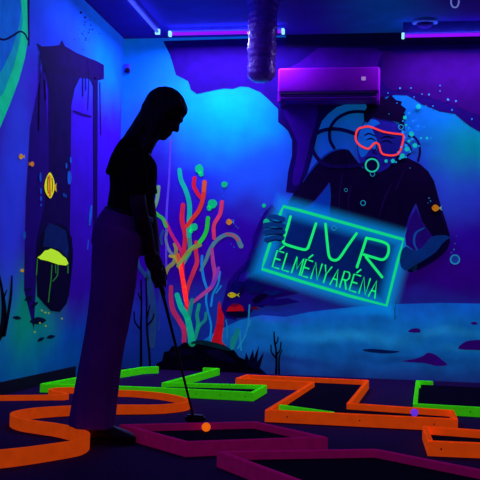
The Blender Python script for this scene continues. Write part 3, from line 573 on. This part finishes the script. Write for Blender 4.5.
# ------------------------------------------------------------------ the course: lanes edged with fluorescent boards
KH = .062; FZ = .030
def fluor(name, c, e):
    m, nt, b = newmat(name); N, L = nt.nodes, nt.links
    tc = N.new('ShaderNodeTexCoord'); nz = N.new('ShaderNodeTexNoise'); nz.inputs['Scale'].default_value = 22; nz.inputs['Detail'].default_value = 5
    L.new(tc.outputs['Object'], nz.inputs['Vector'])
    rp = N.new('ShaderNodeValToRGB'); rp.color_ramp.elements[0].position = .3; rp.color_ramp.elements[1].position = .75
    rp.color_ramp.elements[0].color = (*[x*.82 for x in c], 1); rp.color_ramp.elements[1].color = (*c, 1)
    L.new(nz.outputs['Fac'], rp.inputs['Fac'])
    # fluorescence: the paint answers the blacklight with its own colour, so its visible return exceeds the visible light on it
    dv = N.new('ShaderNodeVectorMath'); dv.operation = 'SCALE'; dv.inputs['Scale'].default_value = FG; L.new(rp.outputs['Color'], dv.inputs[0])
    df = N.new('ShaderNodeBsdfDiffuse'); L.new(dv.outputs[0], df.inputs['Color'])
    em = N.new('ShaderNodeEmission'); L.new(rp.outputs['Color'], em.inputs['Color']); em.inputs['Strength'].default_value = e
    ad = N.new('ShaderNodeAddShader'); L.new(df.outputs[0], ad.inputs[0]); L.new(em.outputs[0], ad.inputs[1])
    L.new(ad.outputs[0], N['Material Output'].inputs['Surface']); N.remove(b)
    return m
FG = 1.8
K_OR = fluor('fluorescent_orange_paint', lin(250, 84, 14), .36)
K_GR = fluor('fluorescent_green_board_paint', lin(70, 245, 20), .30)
K_MA = fluor('dim_magenta_paint', lin(185, 18, 105), .12)  # magenta with a weaker glow than the orange and green boards
turf = paint('dark_lane_felt', (.006, .002, .012), rough=1, var=.3, scale=80, spec=.02)
screwm = paint('dark_screw', (.02, .01, .01), rough=.5)
def lane_pts(px, z): return [FLOOR(p[0], p[1], z)[:2] for p in px]
def offset_line(P, t, closed, ins=False):
    k = len(P); A, B = [], []
    if ins:
        ar = sum(P[i][0]*P[(i+1) % k][1]-P[(i+1) % k][0]*P[i][1] for i in range(k))
        A0, B0 = offset_line(P, 2*t, closed)
        return (list(P), B0) if ar < 0 else (A0, list(P))
    for i in range(k):
        p = P[i]
        if closed or 0 < i < k-1:
            d0 = nrm(p-P[i-1]); d1 = nrm(P[(i+1) % k]-p)
        elif i == 0: d0 = d1 = nrm(P[1]-p)
        else: d0 = d1 = nrm(p-P[i-1])
        n0 = np.array([-d0[1], d0[0]]); n1 = np.array([-d1[1], d1[0]])
        m = nrm(n0+n1) if np.linalg.norm(n0+n1) > .2 else n1
        s = min(1/max(.35, np.dot(m, n1)), 1.8)
        A.append(p+m*t/2*s); B.append(p-m*t/2*s)
    return A, B
def prism(bm, q, z0, z1):
    b = [bm.verts.new((*p, z0)) for p in q]; t = [bm.verts.new((*p, z1)) for p in q]; k = len(q)
    bm.faces.new(b[::-1]); bm.faces.new(t)
    for i in range(k): bm.faces.new((b[i], b[(i+1) % k], t[(i+1) % k], t[i]))
def boards(name, px, closed, mat, label, h=KH, th=.024, felt=None, group=None, screws=(), cat='golf lane border'):
    P = [np.array(p) for p in lane_pts(px, h)]
    c = np.mean(P, axis=0); t = thing(name, (float(c[0]), float(c[1]), 0), label, cat, group)
    A, B = offset_line(P, th, closed, closed); k = len(P)
    for i in range(k if closed else k-1):
        j = (i+1) % k
        bm = bmesh.new(); g = 0*P[i]
        prism(bm, [A[i]+g, A[j]-g, B[j]-g, B[i]+g], 0, h)
        bmesh.ops.recalc_face_normals(bm, faces=bm.faces)
        bmesh.ops.bevel(bm, geom=[e for e in bm.edges if all(v.co.z > h-.001 for v in e.verts)], offset=.003, segments=2, affect='EDGES')
        bo = obj('board', bm, mat, t)
        if i in screws:
            for s in (.12, .5, .88):
                for q0, q1, sg in ((A[i], A[j], 1), (B[i], B[j], -1)):
                    q = q0*(1-s)+q1*s
                    if (q-CAM[:2])@np.array(sg*np.array([-(P[j]-P[i])[1], (P[j]-P[i])[0]])) < 0:
                        bm = bmesh.new(); nn = sg*nrm(np.array([-(P[j]-P[i])[1], (P[j]-P[i])[0]])); d = np.array([*nrm(P[j]-P[i]), 0])
                        cc = np.array([*q, h*.5]); tube(bm, [cc-np.array([*nn, 0])*.002, cc+np.array([*nn, 0])*.0012], [.0042, .0042], 10, d, 1, False); obj('screw', bm, screwm, bo)
    if felt is not None:
        F = P if felt is True else [np.array(p) for p in lane_pts(felt, h)]
        ar = sum(F[i][0]*F[(i+1) % len(F)][1]-F[(i+1) % len(F)][0]*F[i][1] for i in range(len(F)))
        F = offset_line(F, th+.002, True, True)[1 if ar < 0 else 0]
        bm = bmesh.new(); b = [bm.verts.new((*p[:2], .001)) for p in F]; u = [bm.verts.new((*p[:2], FZ)) for p in F]   # the lane stands on a low deck
        f1 = bm.faces.new(b[::-1]); f2 = bm.faces.new(u)
        for i in range(len(F)): bm.faces.new((b[i], b[(i+1) % len(F)], u[(i+1) % len(F)], u[i]))
        bm.normal_update(); bmesh.ops.triangulate(bm, faces=[f1, f2]); obj('felt', bm, turf, t, label='black felt putting surface')
    return t
# orange serpentine on the left: one bent strip
def strip(name, runs, mat, label, h=KH, th=.034, cat='golf lane border'):
    P = []
    for px, sm in runs:
        pp = [np.array((*FLOOR(p[0], p[1], p[2])[:2], p[2])) for p in px]
        P += catmull(pp, sm) if sm > 1 else pp
    Q = [P[0]]
    for p in P[1:]:
        if np.linalg.norm(p[:2]-Q[-1][:2]) > .012: Q.append(p)
    HH = [p[2] for p in Q]; Q = [p[:2] for p in Q]
    A, B = offset_line(Q, th, False); bm = bmesh.new()
    rows = [[bm.verts.new((*a, 0)), bm.verts.new((*a, z)), bm.verts.new((*b, z)), bm.verts.new((*b, 0))] for a, b, z in zip(A, B, HH)]
    for r, s in zip(rows, rows[1:]):
        for k in range(4): bm.faces.new((r[k], r[(k+1) % 4], s[(k+1) % 4], s[k]))
    bm.faces.new(rows[0]); bm.faces.new(rows[-1][::-1])
    o = obj(name, bm, mat); tag(o, label, cat); return o
strip('lane_kerb', [([(-7, 395.5, 0.032), (0, 395.4, 0.032), (40, 395, 0.032), (63, 394.6, 0.034)], 1), ([(67, 393.8, 0.035), (63, 392.0, 0.037), (54, 390.8, 0.038), (50, 389.6, 0.039)], 1), ([(52, 388.4, 0.04), (60, 387.6, 0.04), (73, 387.4, 0.04), (95, 388.4, 0.041), (117, 390, 0.042), (135, 390.6, 0.042), (160, 392.8, 0.043), (178, 396, 0.044), (187, 399.2, 0.046), (188.5, 401, 0.047), (183, 402.6, 0.049), (172, 403.8, 0.05), (154, 404.8, 0.051), (113, 404.8, 0.053), (75, 405.6, 0.054), (50, 406.8, 0.055), (33, 408.2, 0.056), (19, 410.5, 0.057), (12.5, 413, 0.058), (14, 416, 0.058), (22, 418.6, 0.059), (33, 420.4, 0.059), (44, 421.8, 0.06), (56, 423.4, 0.06), (70, 426.2, 0.061), (80, 429, 0.062), (86, 431.6, 0.062), (87.5, 434.4, 0.063), (83.5, 437.8, 0.064), (75, 440.4, 0.065), (54, 443.6, 0.066), (27, 447.2, 0.067), (0, 450, 0.068), (-30, 452.4, 0.068)], 5)], K_OR, 'winding orange kerb snaking around the golfer\'s feet on the left', th=.022)
boards('lane_border', [(203,367.6),(218,368.2),(164,382.4),(230,384),(265,385),(252,392),(189,388.8),(154,387.2),(117,385.8),(76,384.2),(43,383.4),(76,377.4),(100,373.4),(143,366.9),(158,366.3)], False, K_GR, 'bright green zigzag lane border below the painted coral', h=.058, felt=[(164,382.4),(230,384),(265,385),(252,392),(189,388.8),(154,387.2)], screws=(5,))
boards('lane_border', [(246,374.4),(369,380),(351,402.8),(454,410),(458,419),(265,409.6),(311,381.8),(235.5,378)], True, K_OR, 'large orange stepped lane border in the middle of the floor', h=.066, felt=True, screws=(4,))
boards('deflector_board', [(279.5,404.4),(334,411.8)], False, K_GR, 'thin green board lying slantwise inside the large orange lane', h=.062, th=.014, cat='board')
boards('lane_border', [(433,381.2),(417.5,380.4),(415,403.4),(530,410)], False, K_GR, 'bright green lane border at the right in front of the wall', h=.058, felt=[(530,386),(417.5,380.4),(415,403.4),(530,410)], screws=(2,))
boards('lane_border', [(530,433.6),(425,426),(430.5,440.6),(540,445)], False, K_OR, 'orange lane border cut off by the right edge', h=.066, felt=[(530,433.6),(425,426),(430.5,440.6),(540,445)], screws=(2,))
boards('lane_border', [(119,424.2),(256,421.2),(328,437),(185.5,442)], True, K_MA, 'magenta lane border around the orange ball and putter head', felt=True)
boards('lane_border', [(217,451),(376,448.6),(540,480.5),(350,500)], True, K_MA, 'magenta lane border nearest the front', felt=True)

painted_glow('frame_glow', [tuple(TL), tuple(TR), tuple(BR), tuple(BL)], 15, lin(0, 150, 215), .62, SB, 13)  # the sign's glow, painted as a translucent emissive ribbon
# balls
def ball(px, py, mat, label):
    p = FLOOR(px, py, FZ); o = obj('golf_ball', ell(bmesh.new(), (0, 0, 0), np.eye(3), (.0214,)*3, 28), mat, None, True); o.location = (p[0], p[1], .0214+FZ)
    return tag(o, label, 'ball')
ball(206, 431.6, fluor('fluorescent_orange_ball', lin(255, 110, 15), .8), 'orange golf ball in front of the putter head')
ball(414.5, 416.6, fluor('fluorescent_violet_ball', lin(120, 60, 255), .6), 'violet golf ball inside the large orange lane')

# ------------------------------------------------------------------ the golfer
G = FLOOR(100, 440); E2 = nrm([CF[0], CF[1], 0]); E1 = nrm(np.cross(E2, (0, 0, 1))); E3 = np.array([0, 0, 1.0])
def P(px, py, dep=0.0):
    d = CF+CR*(px-240)/FPX-CU*(py-240)/FPX
    return CAM+d*(((G-CAM)@E2+dep)/(d@E2))
S = FPX/float((G-CAM)@CF)          # pixels per metre at the golfer
m_ = lambda px: px/S
PE = thing('person', (float(G[0]), float(G[1]), 0), 'person with long dark hair in black top and wide trousers, head bowed, putting', 'person')
skin = paint('skin_in_shadow', (.045, .018, .03), rough=.6, var=.08); hairm = paint('dark_hair', (.006, .004, .008), rough=.55, var=.3, scale=30)
topm = paint('black_knit_top', (.007, .004, .010), rough=.95, var=.2, scale=50, spec=.05); trom = paint('violet_lit_trousers', (.21, .04, .32), rough=.9, var=.12, scale=6, spec=.08)
shoem = paint('black_shoe_leather', (.006, .004, .008), rough=.5); beltm = paint('black_belt', (.006, .003, .01), rough=.5)
HC = P(166.5, 109.5, .0); an = math.radians(38)
Fh = E1*math.cos(an)-E3*math.sin(an); Uh = E1*math.sin(an)+E3*math.cos(an); Sh = E2
hp = lambda f, u, s=0: HC+Fh*f+Uh*u+Sh*s
AX = (Fh, Uh, Sh)
# body: one skin
bm = bmesh.new()
ell(bm, hp(-.006, .006), AX, (.094, .092, .074)); ell(bm, hp(.026, -.052), AX, (.064, .076, .056)); ell(bm, hp(.062, -.104), AX, (.030, .026, .030))
ell(bm, hp(.078, .004), AX, (.018, .016, .050)); ell(bm, hp(.080, -.076), AX, (.016, .010, .024)); ell(bm, hp(.079, -.089), AX, (.015, .009, .021))
for s in (-1, 1): ell(bm, hp(.062, -.045, s*.034), AX, (.024, .022, .020)); ell(bm, hp(-.005, -.03, s*.074), AX, (.018, .030, .010))
tube(bm, [hp(.078, -.004), hp(.088, -.026), hp(.099, -.044)], [(.010, .010), (.012, .012), (.013, .016)], 12, Sh)
for s in (-1, 1): ell(bm, hp(.089, -.049, s*.012), AX, (.010, .008, .008))
tube(bm, [P(140, 150), P(148, 137), P(157, 124)], [(.055, .07), (.050, .052), (.052, .054)], 18, E2)
tube(bm, [P(123, 238), P(126, 222), P(130, 205), P(133, 188), P(134, 170), P(135, 156), P(138, 145)], [(.115, .15), (.098, .13), (.092, .118), (.098, .128), (.10, .145), (.085, .15), (.06, .10)], 24, E2)
Sn, Sf = P(131, 157, -.165), P(139, 157, .165)
En, Ef = P(140, 212, -.185), P(149, 212, .17)
Wn, Wf = P(151.5, 256, -.030), P(155.5, 263, .034)
for a, b, c in ((Sn, En, Wn), (Sf, Ef, Wf)):
    tube(bm, [a, a*.5+b*.5, b, b*.6+c*.4, c], [(.047, .047), (.041, .042), (.036, .036), (.036, .034), (.024, .028)], 16, E2)
for dep, k in ((-.085, 0), (.085, 3)):
    tube(bm, [P(122+k, 235, dep), P(112+k, 285, dep), P(104+k, 335, dep), P(99+k, 385, dep), P(96+k, 432, dep)], [.085, .075, .055, .05, .038], 16, E2)
    ft = G+E2*dep+E1*((6 if dep < 0 else -20)/S); tube(bm, [P(96+k, 425, dep), ft+E3*.055, ft+E1*.03+E3*.042, ft+E1*.10+E3*.034], [.034, .030, .030, .022], 12, E2)
# hands around the grip
gT, gB = P(151.5, 252, .0), P(161.0, 286, .01); head_f = FLOOR(193, 423, .030)
gd = nrm(gB-gT)
def hand(bm, t0, side, wrist):
    """side: -1 near hand, +1 far hand; four bent fingers wrap the grip, the thumb lies along it"""
    u = nrm(np.cross(gd, E2)); b = np.cross(gd, u)   # u, b span the grip's cross-section
    b = b if b@E2 > 0 else -b
    base = gT+(gB-gT)*t0
    palm = base+b*side*.030
    back = -u if (wrist-base)@u < 0 else u
    tube(bm, [wrist, palm-gd*.030+back*.004, palm+gd*.012, palm+gd*.034], [(.025, .026), (.036, .018), (.040, .017), (.034, .014)], 16, b)
    for k, (off, L) in enumerate(((-.030, .92), (-.009, 1.0), (.012, 1.05), (.032, .95))):
        ctr = base+gd*(off+.012); pts = []
        for a in (10, 60, 115, 170, 225):
            t = math.radians(a*L); r = .0245
            pts.append(ctr+b*side*r*math.cos(t)-back*r*math.sin(t)+gd*.002*k)
        tube(bm, pts, [.0095, .009, .0085, .008, .0068], 10, gd, 4)
    tube(bm, [palm-gd*.018+back*.010, base+back*.022+b*side*.016+gd*.010, base+back*.021+gd*.040, base+back*.019+gd*.060], [.013, .011, .010, .0075], 10, b, 4)
hand(bm, .28, -1, Wn); hand(bm, .68, 1, Wf)
body = meshobj('body', remesh(bm, .0055, 4), skin, PE)
for s in (-1, 1): obj('eye', ell(bmesh.new(), hp(.080, -.022, s*.031), AX, (.011, .010, .013)), paint('eye_in_shadow', (.03, .02, .05), rough=.3), PE, True)
# hair: crown, long fall over neck and shoulder
bm = bmesh.new()
ell(bm, hp(-.012, .006), AX, (.102, .096, .082)); ell(bm, hp(-.045, -.030), AX, (.060, .080, .080)); ell(bm, hp(.040, .034), AX, (.047, .047, .066))
tube(bm, [P(156, 108), P(149, 121), P(139, 136.5), P(129.5, 149), P(119.5, 160.5), P(113, 169)], [(.058, .085), (.058, .095), (.056, .105), (.052, .10), (.042, .085), (.022, .05)], 20, E2)
for s in (-1, 1): tube(bm, [hp(.035, .045, s*.074), hp(.010, -.03, s*.088), P(151, 135, s*.085), P(143, 150, s*.10), P(138, 166, s*.11)], [(.030, .02), (.036, .02), (.036, .022), (.034, .022), (.012, .010)], 12, E2)
me = remesh(bm, .006, 3)
for v in me.vertices:
    q = np.array(v.co); a = (q-HC)@E2; b = (q-HC)@E1
    v.co = Vector(q+E2*.0025*math.sin(b*190)+E1*.002*math.sin(a*230))
meshobj('hair', me, hairm, PE, label='long straight dark hair')
# top with short sleeves
bm = bmesh.new()
tube(bm, [P(128, 219), P(130, 205), P(133, 188), P(133.5, 172), P(133.5, 160), P(136, 150), P(142, 142)], [(.106, .145), (.104, .132), (.108, .142), (.112, .158), (.104, .165), (.085, .15), (.062, .085)], 28, E2)
for a, b, sw in ((Sn, En, 1), (Sf, Ef, -1)):
    tube(bm, [a-nrm(b-a)*.02, a*.62+b*.38, a*.30+b*.70], [(.062, .060), (.060, .056), (.058, .054)], 18, E2, 5, False)
tube(bm, [P(128, 151, -.15), P(119, 161, -.17), P(109.5, 171.5, -.17)], [(.058, .05), (.046, .045), (.018, .036)], 16, E2)
meshobj('top', remesh(bm, .006, 4), topm, PE, label='black short-sleeved top')
# trousers: high waist, wide straight legs
bm = bmesh.new()
tube(bm, [P(129, 214), P(125.5, 224), P(121.5, 236), P(118, 250)], [(.112, .138), (.128, .158), (.135, .172), (.128, .18)], 28, E2, 5, False)
for dep, k in ((-.088, 0), (.088, 1.5)):
    tube(bm, [P(121+k, 230, dep), P(115.5+k, 252, dep), P(113+k, 285, dep), P(108+k, 320, dep), P(102.5+k, 350, dep), P(97+k, 385, dep), P(92.5+k, 416, dep), P(91.5+k, 427.5, dep)],
         [(.118, .088), (.108, .094), (.103, .094), (.097, .09), (.092, .09), (.094, .09), (.100, .092), (.102, .094)], 26, E2, 5, False)
me = remesh(bm, .0065, 4)
for v in me.vertices:
    q = np.array(v.co); s = (q-G)@E1; d = (q-G)@E2; z = q[2]; f = max(0, min(1, (1.0-z)/.6))
    v.co = Vector(q+E2*.004*f*math.sin(s*95+z*4)+E1*.004*f*math.sin(d*80+z*5))
tr = meshobj('trousers', me, trom, PE, label='wide violet trousers')
bm = bmesh.new(); tube(bm, [P(129.3, 212.5), P(128.2, 217)], [(.116, .142), (.118, .145)], 32, E2, 3, False); obj('belt', bm, beltm, PE, True, label='black belt')
for dep, k in ((-.088, 6), (.088, -20)):
    sh = P(0, 0)  # shoe: sole outline swept up to a rounded upper
    bm = bmesh.new(); base = G+E2*dep+E1*(k/S)
    X = lambda a, z, w=0: base+E1*a*.87+E3*z+E2*w
    tube(bm, [X(-.035, .045), X(.02, .044), X(.075, .038), (X(.125, .030)), X(.150, .026)], [(.040, .036), (.043, .040), (.036, .044), (.028, .042), (.020, .030)], 18, E2)
    tube(bm, [X(-.015, .05), X(-.012, .10)], [(.036, .036), (.034, .034)], 16, E2)
    so = meshobj('shoe', remesh(bm, .006, 4), shoem, PE, label='black shoe')
    bm = bmesh.new(); out = [(-.075, .028), (-.06, .036), (0, .036), (.07, .044), (.13, .042), (.165, .022), (.172, 0)]
    pts = [X(a, 0, w)[:2] for a, w in out]+[X(a, 0, -w)[:2] for a, w in out[-2::-1]]
    prism(bm, pts, .001, .018); obj('sole', bm, shoem, so)

# ------------------------------------------------------------------ the putter
steel = paint('dark_club_shaft', (.02, .012, .035), rough=.4, metal=.5); rub = paint('black_rubber_grip', (.004, .003, .006), rough=.85); hd = paint('black_putter_head', (.006, .004, .010), rough=.45)
PU = thing('golf_putter', (float(head_f[0]), float(head_f[1]), 0), 'black golf putter held by the person, head resting beside the orange ball', 'golf club')
hosel = np.array([head_f[0], head_f[1], .066])
obj('shaft', tube(bmesh.new(), [gB-gd*.03, hosel], [.0080, .0060], 12, E2, 2), steel, PU, True)
obj('grip', tube(bmesh.new(), [gT-gd*.05, gB+gd*.04], [.0145, .0105], 14, E2, 3), rub, PU, True)
bm = bmesh.new()
hx = nrm(FLOOR(207, 421)[:2]-FLOOR(184, 420)[:2]); hx = np.array([*hx, 0]); hy = np.array([-hx[1], hx[0], 0]); hc = np.array([head_f[0], head_f[1], .0])+hx*.012
prof = [(-.052, -.018), (-.046, -.026), (.046, -.026), (.052, -.018), (.050, .012), (.03, .038), (0, .046), (-.03, .038), (-.050, .012)]
prism(bm, [(hc+hx*a+hy*b)[:2] for a, b in prof], .034, .072)
bmesh.ops.bevel(bm, geom=list(bm.edges), offset=.009, segments=2, affect='EDGES')
hdo = obj('head', bm, hd, PU)
obj('hosel', tube(bmesh.new(), [hosel+np.array([0, 0, -.010]), hosel+nrm(gB-hosel)*.05], [.0075, .0065], 12, E2, 2), hd, PU, True)
